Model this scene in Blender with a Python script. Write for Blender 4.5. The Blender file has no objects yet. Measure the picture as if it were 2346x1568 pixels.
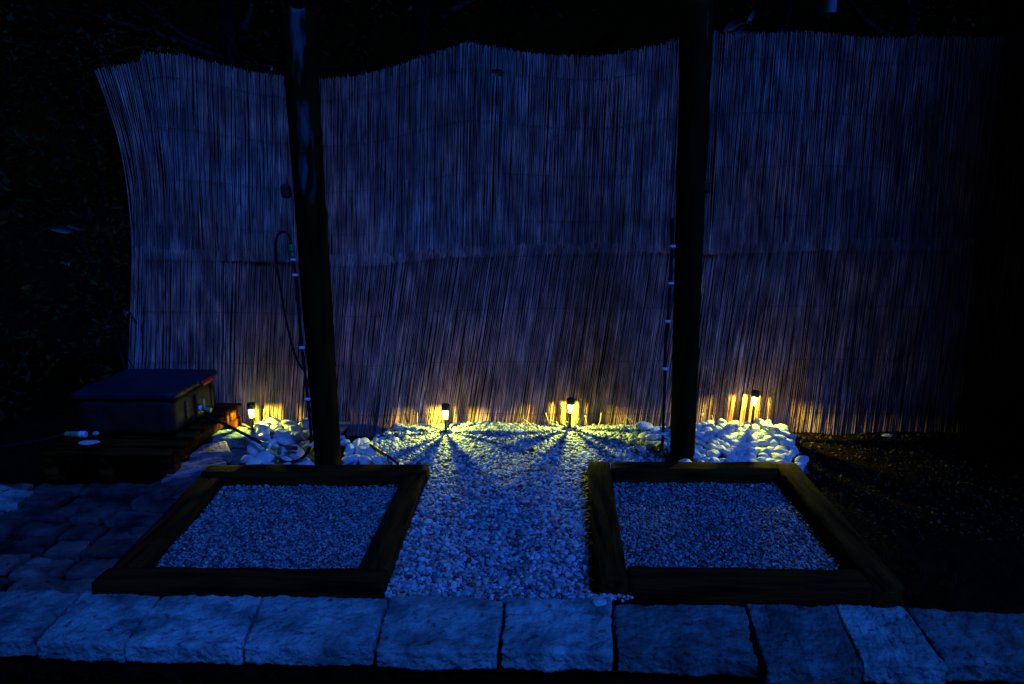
import bpy, bmesh, math, random
import numpy as np
from mathutils import Vector, Matrix, noise, Euler
R = math.radians
random.seed(7); rng = np.random.default_rng(7)
sc = bpy.context.scene
COL = sc.collection

# ------------------------------------------------------------------ camera, sky, light, exposure
CAM_H, PITCH, YAW, FPX, PW, PH = 1.5, 11.9, 2.0, 1620.0, 2346.0, 1568.0
cam = bpy.data.cameras.new('camera'); cam.sensor_width = 36; cam.lens = FPX/PW*36
cam.clip_start = .05; cam.clip_end = 500
co = bpy.data.objects.new('camera', cam); COL.objects.link(co)
co.location = (0, 0, CAM_H); co.rotation_euler = (R(90-PITCH), 0, R(YAW)); sc.camera = co

SUN_AZ, SUN_EL = 34, 48
w = bpy.data.worlds.new('World'); sc.world = w; w.use_nodes = True
wn = w.node_tree; bg = wn.nodes['Background']
sky = wn.nodes.new('ShaderNodeTexSky'); sky.sky_type = 'NISHITA'; sky.sun_disc = False
sky.sun_elevation = R(SUN_EL); sky.sun_rotation = R(180-SUN_AZ)
wn.links.new(sky.outputs[0], bg.inputs[0]); bg.inputs[1].default_value = .00012
sun = bpy.data.lights.new('sun', 'SUN'); sun.energy = 2.6; sun.angle = R(20); sun.color = (.028, .150, 1)
so = bpy.data.objects.new('sun', sun); COL.objects.link(so)
sv = Vector((math.sin(R(SUN_AZ))*math.cos(R(SUN_EL)), -math.cos(R(SUN_AZ))*math.cos(R(SUN_EL)), math.sin(R(SUN_EL))))
so.rotation_euler = sv.to_track_quat('Z', 'Y').to_euler()
LAMP_W, LAMP_COL, TUBE_E = 17.5, (.90, .98, .07), 4.5
vs = sc.view_settings; vs.view_transform = 'Standard'; vs.look = 'None'; vs.exposure = 0; vs.gamma = 1
vs.use_curve_mapping = False
sc.cycles.max_bounces = 6; sc.cycles.transparent_max_bounces = 12

def ray(px, py):
    a = (px-PW/2)/FPX; b = -(py-PH/2)/FPX; p = R(PITCH); y = R(YAW)
    d = (a, math.cos(p)+b*math.sin(p), -math.sin(p)+b*math.cos(p))
    return Vector((d[0]*math.cos(y)-d[1]*math.sin(y), d[0]*math.sin(y)+d[1]*math.cos(y), d[2]))
def PZ(px, py, z=0): d = ray(px, py); return Vector((0, 0, CAM_H)) + d*((z-CAM_H)/d.z)
def PY(px, py, Y): d = ray(px, py); return Vector((0, 0, CAM_H)) + d*(Y/d.y)

# ------------------------------------------------------------------ materials
def mat(name, c1, c2=None, scale=8, rough=.8, bump=.3, bscale=40, stretch=None, attr=None, spec=.3, detail=6, lo=.35, hi=.65, bdist=.01):
    m = bpy.data.materials.new(name); m.use_nodes = True; nt = m.node_tree; N = nt.nodes; L = nt.links
    b = N['Principled BSDF']; b.inputs['Roughness'].default_value = rough
    b.inputs['Specular IOR Level'].default_value = spec
    tc = N.new('ShaderNodeTexCoord'); mp = N.new('ShaderNodeMapping'); L.new(tc.outputs['Object'], mp.inputs[0])
    if stretch: mp.inputs['Scale'].default_value = stretch
    nz = N.new('ShaderNodeTexNoise'); nz.inputs['Scale'].default_value = scale; nz.inputs['Detail'].default_value = detail
    L.new(mp.outputs[0], nz.inputs['Vector'])
    cr = N.new('ShaderNodeValToRGB'); cr.color_ramp.elements[0].position = lo; cr.color_ramp.elements[1].position = hi
    cr.color_ramp.elements[0].color = (*c1, 1); cr.color_ramp.elements[1].color = (*(c2 or c1), 1)
    L.new(nz.outputs['Fac'], cr.inputs[0]); out = cr.outputs[0]
    if attr:
        at = N.new('ShaderNodeAttribute'); at.attribute_name = attr
        mx = N.new('ShaderNodeMix'); mx.data_type = 'RGBA'; mx.blend_type = 'MULTIPLY'; mx.inputs[0].default_value = 1
        L.new(out, mx.inputs[6]); L.new(at.outputs['Color'], mx.inputs[7]); out = mx.outputs[2]
    L.new(out, b.inputs['Base Color'])
    if bump:
        n2 = N.new('ShaderNodeTexNoise'); n2.inputs['Scale'].default_value = bscale; n2.inputs['Detail'].default_value = 8
        L.new(mp.outputs[0], n2.inputs['Vector'])
        bp = N.new('ShaderNodeBump'); bp.inputs['Strength'].default_value = bump; bp.inputs['Distance'].default_value = bdist
        L.new(n2.outputs['Fac'], bp.inputs['Height']); L.new(bp.outputs[0], b.inputs['Normal'])
    return m

def vary(m, a=.6, b=1.2, pits=True):
    nt = m.node_tree; N = nt.nodes; L = nt.links; bs = N['Principled BSDF'].inputs['Base Color']; src = bs.links[0].from_socket
    if pits:   # dark pits and fine grit
        tc = N.new('ShaderNodeTexCoord')
        for sc_, p0, p1, dk in ((30, .30, .37, .35), (11, .36, .52, .6), (140, .35, .6, .75)):
            n = N.new('ShaderNodeTexNoise'); n.inputs['Scale'].default_value = sc_; n.inputs['Detail'].default_value = 3; L.new(tc.outputs['Object'], n.inputs['Vector'])
            cr = N.new('ShaderNodeValToRGB'); cr.color_ramp.elements[0].position = p0; cr.color_ramp.elements[1].position = p1; cr.color_ramp.elements[0].color = (dk, dk, dk, 1)
            L.new(n.outputs['Fac'], cr.inputs[0]); mm = N.new('ShaderNodeMix'); mm.data_type = 'RGBA'; mm.blend_type = 'MULTIPLY'; mm.inputs[0].default_value = 1
            L.new(src, mm.inputs[6]); L.new(cr.outputs[0], mm.inputs[7]); src = mm.outputs[2]
    oi = N.new('ShaderNodeObjectInfo'); mr = N.new('ShaderNodeMapRange'); mr.inputs[3].default_value = a; mr.inputs[4].default_value = b
    L.new(oi.outputs['Random'], mr.inputs[0]); vm = N.new('ShaderNodeVectorMath'); vm.operation = 'SCALE'
    L.new(src, vm.inputs[0]); L.new(mr.outputs[0], vm.inputs['Scale']); L.new(vm.outputs[0], bs)
M = {}
M['reed'] = mat('reed', (.42, .20, .165), (.90, .455, .36), 14, .62, .3, 60, (1, 1, .35), 'tint', .35)
M['loose'] = mat('loose_reed', (.45, .33, .18), (.6, .45, .25), 20, .7, 0)
M['wire'] = mat('wire', (.03, .025, .02), bump=0, rough=.5)
M['post'] = mat('post_wood', (.022, .014, .006), (.05, .032, .012), 6, .75, .5, 30, (4, 4, .5), spec=.25)
M['timber_x'] = mat('timber_x', (.004, .0015, .0008), (.085, .024, .003), 5, .85, .9, 20, (.5, 5, 5), spec=.06)
M['timber_y'] = mat('timber_y', (.006, .0018, .0008), (.12, .034, .004), 5, .85, .9, 20, (5, .5, 5), spec=.06)
M['pebble'] = mat('pebble', (.42, .50, .50), (.70, .80, .76), 60, .6, .25, 160, None, 'tint', .3, bdist=.004)
M['cobble'] = mat('cobble', (.36, .40, .38), (.58, .63, .57), 9, .55, .25, 50, spec=.3, bdist=.004)
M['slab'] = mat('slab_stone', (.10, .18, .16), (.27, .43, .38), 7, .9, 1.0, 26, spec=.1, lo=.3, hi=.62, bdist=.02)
M['slab_dark'] = mat('slab_stone_dim', (.05, .085, .075), (.17, .27, .24), 8, .9, 1.0, 30, spec=.1, lo=.32, hi=.7, bdist=.02)
M['flag'] = mat('flagstone', (.012, .010, .010), (.11, .08, .075), 5, .85, .8, 26, spec=.2, lo=.36, hi=.66, bdist=.012)
M['flag_pale'] = mat('flagstone_pale', (.05, .038, .035), (.19, .14, .12), 6, .85, .7, 26, spec=.2, bdist=.012)
M['pinkrock'] = mat('pink_rock', (.10, .06, .055), (.42, .26, .24), 9, .85, .9, 30, (1, 1, 5), spec=.2, bdist=.012)
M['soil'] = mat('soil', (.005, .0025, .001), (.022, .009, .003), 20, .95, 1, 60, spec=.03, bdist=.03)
M['gravelbed'] = mat('gravel_bed', (.05, .05, .05), (.12, .12, .12), 60, .95, 1, 90, spec=.1)
M['black'] = mat('black_plastic', (.012, .012, .010), bump=0, rough=.45, spec=.4)
M['hose'] = mat('black_hose', (.008, .008, .006), bump=0, rough=.6, spec=.25)
M['white'] = mat('white_plastic', (.62, .64, .66), bump=0, rough=.4)
M['green'] = mat('green_plastic', (.12, .24, .09), bump=0, rough=.4)
M['red'] = mat('red_plastic', (.35, .03, .02), bump=0, rough=.4)
M['lid'] = mat('blue_lid', (.006, .008, .016), (.009, .014, .026), 6, .6, .1, 30)
M['tank'] = mat('tank_grey', (.006, .005, .004), (.022, .018, .012), 8, .6, .1, 30)
M['pallet'] = mat('pallet_wood', (.006, .0015, .0005), (.11, .024, .002), 6, .85, .6, 40, (.6, 6, 6), spec=.05)
M['bark'] = mat('bark', (.006, .007, .006), (.025, .028, .024), 8, .95, 1, 20, (3, 3, .8), spec=.1, bdist=.04)
M['leaf'] = mat('leaf', (.008, .018, .002), (.02, .035, .004), 6, .7, 0, spec=.12, attr='tint')
M['litleaf'] = mat('pale_lit_leaf', (.06, .09, .08), (.34, .38, .34), 30, .6, 0, spec=.2)  # leaves catching the blue light; their brightness is put into the colour
M['grass'] = mat('grass', (.006, .008, .002), (.018, .018, .004), 6, .8, 0, spec=.1, attr='tint')
M['litter'] = mat('leaf_litter', (.04, .03, .012), (.12, .08, .03), 20, .9, 0, spec=.1, attr='tint')
M['pipe'] = mat('pale_pipe', (.35, .38, .42), (.5, .52, .55), 5, .5, .05, 20)
M['blocker'] = mat('blocker_dark', (.05, .045, .04), (.09, .08, .07), 5, .9, .4, 30)

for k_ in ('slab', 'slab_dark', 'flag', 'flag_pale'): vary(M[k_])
vary(M['cobble'], .8, 1.1, False)

def tube_mat():
    m = bpy.data.materials.new('glowing_tube'); m.use_nodes = True; nt = m.node_tree; nt.nodes.clear()
    o = nt.nodes.new('ShaderNodeOutputMaterial'); mx = nt.nodes.new('ShaderNodeMixShader')
    e = nt.nodes.new('ShaderNodeEmission'); t = nt.nodes.new('ShaderNodeBsdfTransparent')
    e.inputs[0].default_value = (1, .93, .62, 1); e.inputs[1].default_value = TUBE_E
    mx.inputs[0].default_value = .3
    nt.links.new(t.outputs[0], mx.inputs[1]); nt.links.new(e.outputs[0], mx.inputs[2]); nt.links.new(mx.outputs[0], o.inputs[0])
    return m
M['tube'] = tube_mat()
M['rib'] = mat('rib_plastic', (.5, .45, .25), bump=0, rough=.4)

# ------------------------------------------------------------------ object helpers
def obj(name, me, m=None, parent=None, loc=None, smooth=False):
    if isinstance(me, bmesh.types.BMesh):
        bm = me; me = bpy.data.meshes.new(name); bm.to_mesh(me); bm.free()
    if m is not None and not me.materials: me.materials.append(m)
    if smooth: me.polygons.foreach_set('use_smooth', [True]*len(me.polygons))
    o = bpy.data.objects.new(name, me); COL.objects.link(o)
    if parent: o.parent = parent
    if loc is not None: o.location = loc
    return o
def tag(o, label=None, cat=None, group=None, kind=None):
    if label: o['label'] = label
    if cat: o['category'] = cat
    if group: o['group'] = group
    if kind: o['kind'] = kind
    return o
def empty(name, loc=(0, 0, 0), rz=0):
    o = bpy.data.objects.new(name, None); COL.objects.link(o); o.location = loc; o.rotation_euler = (0, 0, rz)
    o.empty_display_size = .05; return o
def nmesh(name, V, F, tint=None):
    V = np.asarray(V, np.float32); F = np.asarray(F, np.int32); k = F.shape[1]
    me = bpy.data.meshes.new(name); me.vertices.add(len(V)); me.vertices.foreach_set('co', V.ravel())
    me.loops.add(F.size); me.loops.foreach_set('vertex_index', F.ravel())
    me.polygons.add(len(F)); me.polygons.foreach_set('loop_start', np.arange(0, F.size, k, dtype=np.int32))
    me.polygons.foreach_set('use_smooth', np.ones(len(F), bool))
    if tint is not None:
        a = me.color_attributes.new('tint', 'FLOAT_COLOR', 'POINT')
        c = np.ones((len(V), 4), np.float32); c[:, :3] = tint; a.data.foreach_set('color', c.ravel())
    me.update(); me.validate(); return me

def rbox(hx, hy, hz, r, seg=(10, 10, 4), amp=0, nsc=6, seed=0, warp=None, amp2=0, nsc2=25, amp3=0):
    """rounded box with an uneven surface; warp maps a local point to its final place"""
    bm = bmesh.new(); nx, ny, nz = seg; vid = {}
    def vert(i, j, k):
        if (i, j, k) in vid: return vid[(i, j, k)]
        p = Vector((hx*(2*i/nx-1), hy*(2*j/ny-1), hz*(2*k/nz-1)))
        q = Vector((max(-hx+r, min(hx-r, p.x)), max(-hy+r, min(hy-r, p.y)), max(-hz+r, min(hz-r, p.z))))
        d = p-q; n = d.normalized() if d.length > 1e-9 else Vector((0, 0, 1))
        if d.length > 1e-9: p = q + n*r
        if amp:
            s = Vector((seed*3.1, seed*7.7, seed*1.3))
            p = p + n*(amp*noise.noise(p*nsc+s) + amp2*noise.noise(p*nsc2+s) + (amp3*noise.noise(p*80+s) if amp3 else 0))
        if warp: p = Vector(warp(p))
        v = bm.verts.new(p); vid[(i, j, k)] = v; return v
    def face(a): bm.faces.new([vert(*x) for x in a])
    for i in range(nx):
        for j in range(ny):
            face([(i, j, nz), (i+1, j, nz), (i+1, j+1, nz), (i, j+1, nz)]); face([(i, j, 0), (i, j+1, 0), (i+1, j+1, 0), (i+1, j, 0)])
    for i in range(nx):
        for k in range(nz):
            face([(i, 0, k), (i+1, 0, k), (i+1, 0, k+1), (i, 0, k+1)]); face([(i, ny, k), (i, ny, k+1), (i+1, ny, k+1), (i+1, ny, k)])
    for j in range(ny):
        for k in range(nz):
            face([(0, j, k), (0, j, k+1), (0, j+1, k+1), (0, j+1, k)]); face([(nx, j, k), (nx, j+1, k), (nx, j+1, k+1), (nx, j, k+1)])
    for f in bm.faces: f.smooth = True
    return bm
def quadwarp(c, hx, hy, z0):
    """c = BL, BR, FR, FL corner points (x, y): maps +y local to the back"""
    def wf(p):
        u = (p.x/hx+1)/2; v = (p.y/hy+1)/2
        f = Vector(c[3][:2]).lerp(Vector(c[2][:2]), u); b = Vector(c[0][:2]).lerp(Vector(c[1][:2]), u); q = f.lerp(b, v)
        return (q.x, q.y, p.z+z0)
    return wf
def tube(pts, rad, sides=8, sub=6, caps=True):
    P_ = [Vector(p) for p in pts]; path = []
    for i in range(len(P_)-1):
        a = P_[max(i-1, 0)]; b = P_[i]; c = P_[i+1]; d = P_[min(i+2, len(P_)-1)]
        for s in range(sub):
            t = s/sub; path.append(.5*((2*b)+(c-a)*t+(2*a-5*b+4*c-d)*t*t+(3*b-a-3*c+d)*t**3))
    path.append(P_[-1]); n = len(path)
    rr = rad if callable(rad) else (lambda t: rad)
    bm = bmesh.new(); rings = []; up = None
    for i, p in enumerate(path):
        t = (path[min(i+1, n-1)]-path[max(i-1, 0)]).normalized()
        if up is None: up = t.orthogonal().normalized()
        up = (up-t*up.dot(t)).normalized(); s = t.cross(up); r = rr(i/(n-1))
        rings.append([bm.verts.new(p+(up*math.cos(a)+s*math.sin(a))*r) for a in [2*math.pi*k/sides for k in range(sides)]])
    for a, b in zip(rings, rings[1:]):
        for k in range(sides): bm.faces.new([a[k], a[(k+1) % sides], b[(k+1) % sides], b[k]]).smooth = True
    if caps: bm.faces.new(rings[0][::-1]); bm.faces.new(rings[-1])
    return bm
def lathe(prof, sides=20):
    bm = bmesh.new(); rings = []
    for r, z in prof: rings.append([bm.verts.new((r*math.cos(2*math.pi*k/sides), r*math.sin(2*math.pi*k/sides), z)) for k in range(sides)])
    for a, b in zip(rings, rings[1:]):
        for k in range(sides): bm.faces.new([a[k], a[(k+1) % sides], b[(k+1) % sides], b[k]]).smooth = True
    bm.faces.new(rings[0][::-1]); bm.faces.new(rings[-1]); return bm
def sheet(name, x0, x1, y0, y1, nx, ny, zf, m, inside=None):
    xs = np.linspace(x0, x1, nx); ys = np.linspace(y0, y1, ny); V = []
    for y in ys:
        for x in xs: V.append((x, y, zf(x, y)))
    F = [(j*nx+i, j*nx+i+1, (j+1)*nx+i+1, (j+1)*nx+i) for j in range(ny-1) for i in range(nx-1)]
    if inside: F = [f for f in F if inside(*(np.mean([V[k] for k in f], axis=0)[:2]))]
    return obj(name, nmesh(name, V, F), m)

def nz(x, y, s, k=0): return noise.noise(Vector((x*s, y*s, k)))

# ------------------------------------------------------------------ ground
LB = [(-1.74, 3.51), (-.565, 3.556), (-.568, 2.365), (-1.655, 2.335)]     # left bed, BL BR FR FL
RB = [(.285, 3.625), (1.405, 3.655), (1.372, 2.415), (.235, 2.415)]       # right bed
FY = 4.36
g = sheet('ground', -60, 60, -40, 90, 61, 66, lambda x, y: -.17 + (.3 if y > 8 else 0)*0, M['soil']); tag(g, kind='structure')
def soilz(x, y): return -.03 + .05*nz(x, y, 1.3, 3) + .02*nz(x, y, 6, 5) + max(0, min(.05, (y-3.6)*.1))
def in_right(x, y): return x > 1.36+.0*y and y > 2.38
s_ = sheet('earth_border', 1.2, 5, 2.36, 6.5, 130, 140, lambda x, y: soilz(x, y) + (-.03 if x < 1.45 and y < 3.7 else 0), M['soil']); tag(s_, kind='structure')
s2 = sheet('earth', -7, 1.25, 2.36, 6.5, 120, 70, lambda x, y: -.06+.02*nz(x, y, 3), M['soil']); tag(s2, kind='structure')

# ------------------------------------------------------------------ front kerb of stone blocks
kerb = obj('kerb', rbox(3.4, .14, .05, .005, (4, 2, 2)), M['soil'], loc=(0, 2.21, -.12)); tag(kerb, kind='structure')
jt = [(-320, 1345, -430, 1462), (-70, 1350, -190, 1466), (190, 1357, 75, 1470), (372, 1364, 283, 1476), (602, 1362, 553, 1480), (888, 1366, 858, 1484), (1156, 1381, 1143, 1490),
      (1402, 1378, 1408, 1497), (1706, 1382, 1742, 1512), (1914, 1388, 1968, 1505), (2072, 1392, 2160, 1512), (2375, 1404, 2510, 1520), (2700, 1410, 2850, 1535)]
ztops = [.03, .03, .032, .03, .034, .03, .046, .036, .03, .036, .03, .022]
drop = [.01, .01, 0, 0, 0, -.012, 0, .0, -.045, -.035, -.01, 0]
backs = [0, 0, 0, 0, -.012, .02, .03, -.015, 0, .01, 0, .0]
for i in range(len(jt)-1):
    a, b = jt[i], jt[i+1]; z = ztops[i]; gp = .005
    if i in (3, 9): gp = .001
    BL = PZ(a[0], a[1], z); BR = PZ(b[0], b[1], z); FL = PZ(a[2], a[3], z); FR = PZ(b[2], b[3], z)
    c = [(BL.x+gp, BL.y+backs[i]), (BR.x-gp, BR.y+backs[i]), (FR.x-gp*1.3, FR.y+drop[i]), (FL.x+gp*1.3, FL.y+drop[i])]
    hx, hy = .21, .16
    bm = rbox(hx, hy, .036, .009, (70, 54, 14), .010, 5, i+1, quadwarp(c, hx, hy, z-.036), .007, 22, .0045)
    o = obj('stone_block', bm, M['slab_dark'] if i in (7, 8, 10, 11) else M['slab'], kerb)  # darker right-hand stones; the end ones carry light falloff in their colour
    o.matrix_parent_inverse = kerb.matrix_basis.inverted()

# ------------------------------------------------------------------ timber beds
def beam(parent, c, ztop, zbot, seed, n=(40, 6, 4), m='timber_x', label=None):
    L_ = (Vector(c[1])-Vector(c[0])).length/2; W_ = (Vector(c[3])-Vector(c[0])).length/2; hz = (ztop-zbot)/2
    o = obj('timber', rbox(L_, W_, hz, .008, n, .006, 5, seed, quadwarp(c, L_, W_, (ztop+zbot)/2), .002, 40), M[m], parent)
    if label: o['label'] = label
def lerp2(a, b, t): return (a[0]+(b[0]-a[0])*t, a[1]+(b[1]-a[1])*t)
def bed(c, side_z, label, backfull):
    t = .118
    root = empty('raised_bed', ((c[2][0]+c[3][0])/2, (c[1][1]+c[2][1])/2, 0)); tag(root, label, 'raised bed', 'square timber gravel beds')
    e = .004
    bl, br, fr, fl = c
    Linv = root.location.copy()
    if backfull:
        parts = [([bl, br, (br[0], br[1]-t), (bl[0], bl[1]-t)], .08),
                 ([(fl[0], fl[1]+t), (fr[0], fr[1]+t), fr, fl], .08),
                 ([(bl[0]+.004, bl[1]-t-e), (bl[0]+t, bl[1]-t-e+.004), (fl[0]+t, fl[1]+t+e), (fl[0]+.004, fl[1]+t+e)], side_z),
                 ([(br[0]-t, br[1]-t-e), (br[0]-.004, br[1]-t-e), (fr[0]-.004, fr[1]+t+e), (fr[0]-t, fr[1]+t+e)], side_z)]
    else:
        parts = [([(bl[0]+t+e, bl[1]), (br[0]-t-e, br[1]), (br[0]-t-e, br[1]-t), (bl[0]+t+e, bl[1]-t)], .08),
                 ([(fl[0]+t+e, fl[1]+t), (fr[0]-t-e, fr[1]+t), (fr[0]-t-e, fr[1]), (fl[0]+t+e, fl[1])], .08),
                 ([bl, (bl[0]+t, bl[1]), (fl[0]+t, fl[1]), fl], side_z+.004),
                 ([(br[0]-t, br[1]), br, fr, (fr[0]-t, fr[1])], side_z)]
    for k, (q, z) in enumerate(parts):
        q = [(p[0]-Linv.x, p[1]-Linv.y) for p in q]
        beam(root, q, z, -.06, k*5+len(label), (40, 6, 4) if k < 2 else (6, 40, 4), 'timber_x' if k < 2 else 'timber_y')
    return root
bed(LB, .071, 'left square bed of dark timbers full of gravel, in front of the leaning post', True)
RBo = bed(RB, .08, 'right square bed of dark timbers, its cracked left timber lit yellow', False)

cp = [(RB[3][0]+.062+.012*math.sin(k*1.9)+.006*math.sin(k*4.7), 2.62+k*.052, .081) for k in range(19)]
obj('crack', tube([Vector(p)-RBo.location for p in cp], lambda t: .0035*math.sin(math.pi*min(1, t+.05))+.0006, 6, 3), M['post'], RBo)
# ------------------------------------------------------------------ pebbles and gravel
def ico(sub):
    bm = bmesh.new(); bmesh.ops.create_icosphere(bm, subdivisions=sub, radius=1)
    V = np.array([v.co[:] for v in bm.verts]); F = np.array([[v.index for v in f.verts] for f in bm.faces]); bm.free(); return V, F
I1, I2 = ico(1), ico(2)
def pebbles(pts, size, base, flat=(.45, .8), tint=None, rough=.12):
    n = len(pts); BV, BF = base; nv = len(BV)
    s = np.stack([size*rng.uniform(.85, 1.25, n), size*rng.uniform(.7, 1.0, n), size*rng.uniform(*flat, n)], 1)/2
    V = BV[None]*(1+rng.uniform(-rough, rough, (n, nv, 1)))*s[:, None, :]
    a = rng.uniform(0, 2*np.pi, n); tx = rng.normal(0, .35, n); ty = rng.normal(0, .35, n)
    ca, sa = np.cos(a), np.sin(a); cx, sx = np.cos(tx), np.sin(tx); cy, sy = np.cos(ty), np.sin(ty)
    x, y, z = V[..., 0], V[..., 1], V[..., 2]
    x, y = x*ca[:, None]-y*sa[:, None], x*sa[:, None]+y*ca[:, None]
    y, z = y*cx[:, None]-z*sx[:, None], y*sx[:, None]+z*cx[:, None]
    x, z = x*cy[:, None]+z*sy[:, None], -x*sy[:, None]+z*cy[:, None]
    V = np.stack([x, y, z], 2)+pts[:, None, :]
    F = (BF[None]+(np.arange(n)*nv)[:, None, None]).reshape(-1, 3)
    T = np.repeat(tint if tint is not None else np.ones((n, 3)), nv, 0)
    return V.reshape(-1, 3), F, T
def pebtint(n, lo=.35, hi=1.0, warm=.12):
    v = rng.beta(2, 1.6, n)*(hi-lo)+lo; h = rng.uniform(-warm, warm, n)
    return np.stack([v*(1+h), v, v*(1-h*.8)], 1)
def merge(L):
    V, F, T, k = [], [], [], 0
    for v, f, t in L: V.append(v); F.append(f+k); T.append(t); k += len(v)
    return np.concatenate(V), np.concatenate(F), np.concatenate(T)
def grid_pts(x0, x1, y0, y1, sp, inside, zf, jit=.45):
    xs, ys = np.meshgrid(np.arange(x0, x1, sp), np.arange(y0, y1, sp)); x = xs.ravel()+rng.uniform(-jit, jit, xs.size)*sp; y = ys.ravel()+rng.uniform(-jit, jit, xs.size)*sp
    k = np.array([inside(a, b) for a, b in zip(x, y)]); x, y = x[k], y[k]
    return np.stack([x, y, np.array([zf(a, b) for a, b in zip(x, y)])], 1)
def in_quad(q, x, y, m=0):
    r = True
    for i in range(4):
        a, b = q[i], q[(i+1) % 4]; c = (b[0]-a[0])*(y-a[1])-(b[1]-a[1])*(x-a[0])
        if c > -m*math.hypot(b[0]-a[0], b[1]-a[1]): return False
    return True
def bedgravel(q, name, label, seed):
    inner = [(q[0][0]+.105, q[0][1]-.105), (q[1][0]-.105, q[1][1]-.105), (q[2][0]-.105, q[2][1]+.105), (q[3][0]+.105, q[3][1]+.105)]
    zf = lambda x, y: .0 + .010*nz(x, y, 4, seed)
    L_ = []
    for sp, sz, d in ((.0090, .0112, 0), (.0165, .0142, .003), (.040, .0185, .004)):
        p = grid_pts(inner[3][0]-.1, inner[1][0]+.1, inner[3][1]-.05, inner[1][1]+.05, sp, lambda x, y: in_quad(inner, x, y), zf)
        p[:, 2] += rng.uniform(-.004, .006, len(p))+d
        L_.append(pebbles(p, sz*rng.lognormal(0, .22, len(p)), I1, (.5, .9), pebtint(len(p), .05, .80, .1)**1.75, .2))
    V, F, T = merge(L_)
    o = obj(name, nmesh(name, V, F, T), M['pebble']); tag(o, label, 'gravel', kind='stuff')
    b = sheet('gravel_base', inner[3][0]-.1, inner[1][0]+.1, inner[3][1]-.02, inner[1][1]+.02, 40, 40, lambda x, y: zf(x, y)-.004, M['gravelbed'], lambda x, y: in_quad(inner, x, y, -.02)); tag(b, kind='structure')
bedgravel(LB, 'gravel', 'fine pale gravel filling the left timber bed', 1)
bedgravel(RB, 'gravel', 'fine pale gravel filling the right timber bed', 2)

def pathz(x, y):
    t = max(0, min(1, (y-3.4)/.7))
    z = .03*t*t + .008*nz(x, y, 3, 9)
    z += .028*math.exp(-((x+.28)**2/.06+(y-4.25)**2/.05)) + .012*math.exp(-((x-.45)**2/.08+(y-4.3)**2/.05))
    return z
def in_path(x, y):
    if y < 2.40+.0*x: return False
    if y < 3.60: return -.572 < x < (.235+(y-2.4)*.041) or (y < 2.45 and x < .30 and x > -.57)
    if y > FY-.02: return False
    return -1.12+(y-3.6)*.3 < x < 1.02
L_ = []
for sp, sz, d, b, fl in ((.0118, .0142, 0, I1, (.5, .85)), (.0185, .0208, .002, I2, (.45, .75)), (.040, .027, .004, I2, (.4, .65)), (.12, .036, .006, I2, (.4, .6))):
    p = grid_pts(-1.2, 1.05, 2.4, FY, sp, in_path, pathz, .5)
    if sp < .012: pass
    p[:, 2] += rng.uniform(-.006, .007, len(p))+d
    L_.append(pebbles(p, sz*rng.lognormal(0, .2, len(p)), b, fl, pebtint(len(p), .12, 1.0, .14)**1.7, .06 if b is I2 else .12))
p0 = PZ(1385, 1372, .04); n_ = 90; xs_ = rng.normal(p0.x-.02, .05, n_); ys_ = 2.385-np.abs(rng.normal(0, .018, n_))
L_.append(pebbles(np.stack([xs_, ys_, np.full(n_, .040)+rng.uniform(-.004, .004, n_)], 1), .014*rng.lognormal(0, .3, n_), I2, (.45, .7), pebtint(n_, .2, 1, .1), .06))
V, F, T = merge(L_)
o = obj('gravel', nmesh('gravel', V, F, T), M['pebble']); tag(o, 'rounded pale pebbles spread between the two timber beds and along the reed fence', 'gravel', kind='stuff')
b = sheet('gravel_base', -1.2, 1.05, 2.39, FY, 60, 60, lambda x, y: pathz(x, y)-.006, M['gravelbed'], lambda x, y: in_path(x, min(y, FY-.03))); tag(b, kind='structure')

# ------------------------------------------------------------------ patio of flagstones on the left
pat = sheet('patio', -5.2, -1.70, 2.385, 3.46, 40, 20, lambda x, y: -.045+.01*nz(x, y, 4), M['soil']); tag(pat, kind='structure')
rows = [2.40, 2.53, 2.69, 2.84, 2.99, 3.14, 3.29, 3.44]; k = 0
for r_ in range(len(rows)-1):
    x = -5.0-rng.uniform(0, .3); y0, y1 = rows[r_], rows[r_+1]
    while True:
        wd = rng.uniform(.17, .36); x1 = x+wd; xmax = -1.70-.0*(y0-2.3)-(.03 if r_ else 0)
        last = x1 > xmax-.12
        if last: x1 = xmax
        if x1-x < .08: break
        j = lambda: rng.uniform(-.015, .015)
        c = [(x+.012+j(), y1-.012+j()), (x1-.012+(0 if last else j()), y1-.012+j()), (x1-.012+(0 if last else j()), y0+.012+j()), (x+.012+j(), y0+.012+(abs(j()) if r_ == 0 else j()))]
        z = -.012+rng.uniform(-.012, .016); hx, hy = (x1-x)/2, (y1-y0)/2
        pale = rng.random() < .25 or (r_ == 9 and -2.95 < x < -2.4)
        obj('flagstone', rbox(hx, hy, .02, .012, (14, 12, 4), .014, 8, k+30, quadwarp(c, hx, hy, z-.012), .005, 30), M['flag_pale'] if pale else M['flag'], pat)
        k += 1; x = x1
        if last: break
# the large pale slab lying on the left of the patio
c = [PZ(-60, 1112, .03)[:2], PZ(78, 1122, .03)[:2], PZ(38, 1158, .03)[:2], PZ(-80, 1160, .03)[:2]]
sl = obj('stone_slab', rbox(.2, .12, .02, .012, (24, 20, 5), .02, 7, 77, quadwarp(c, .2, .12, .014), .006, 25), M['slab']); tag(sl, 'pale irregular stone slab lying on the dark flagstones at the left edge', 'stone')

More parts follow.
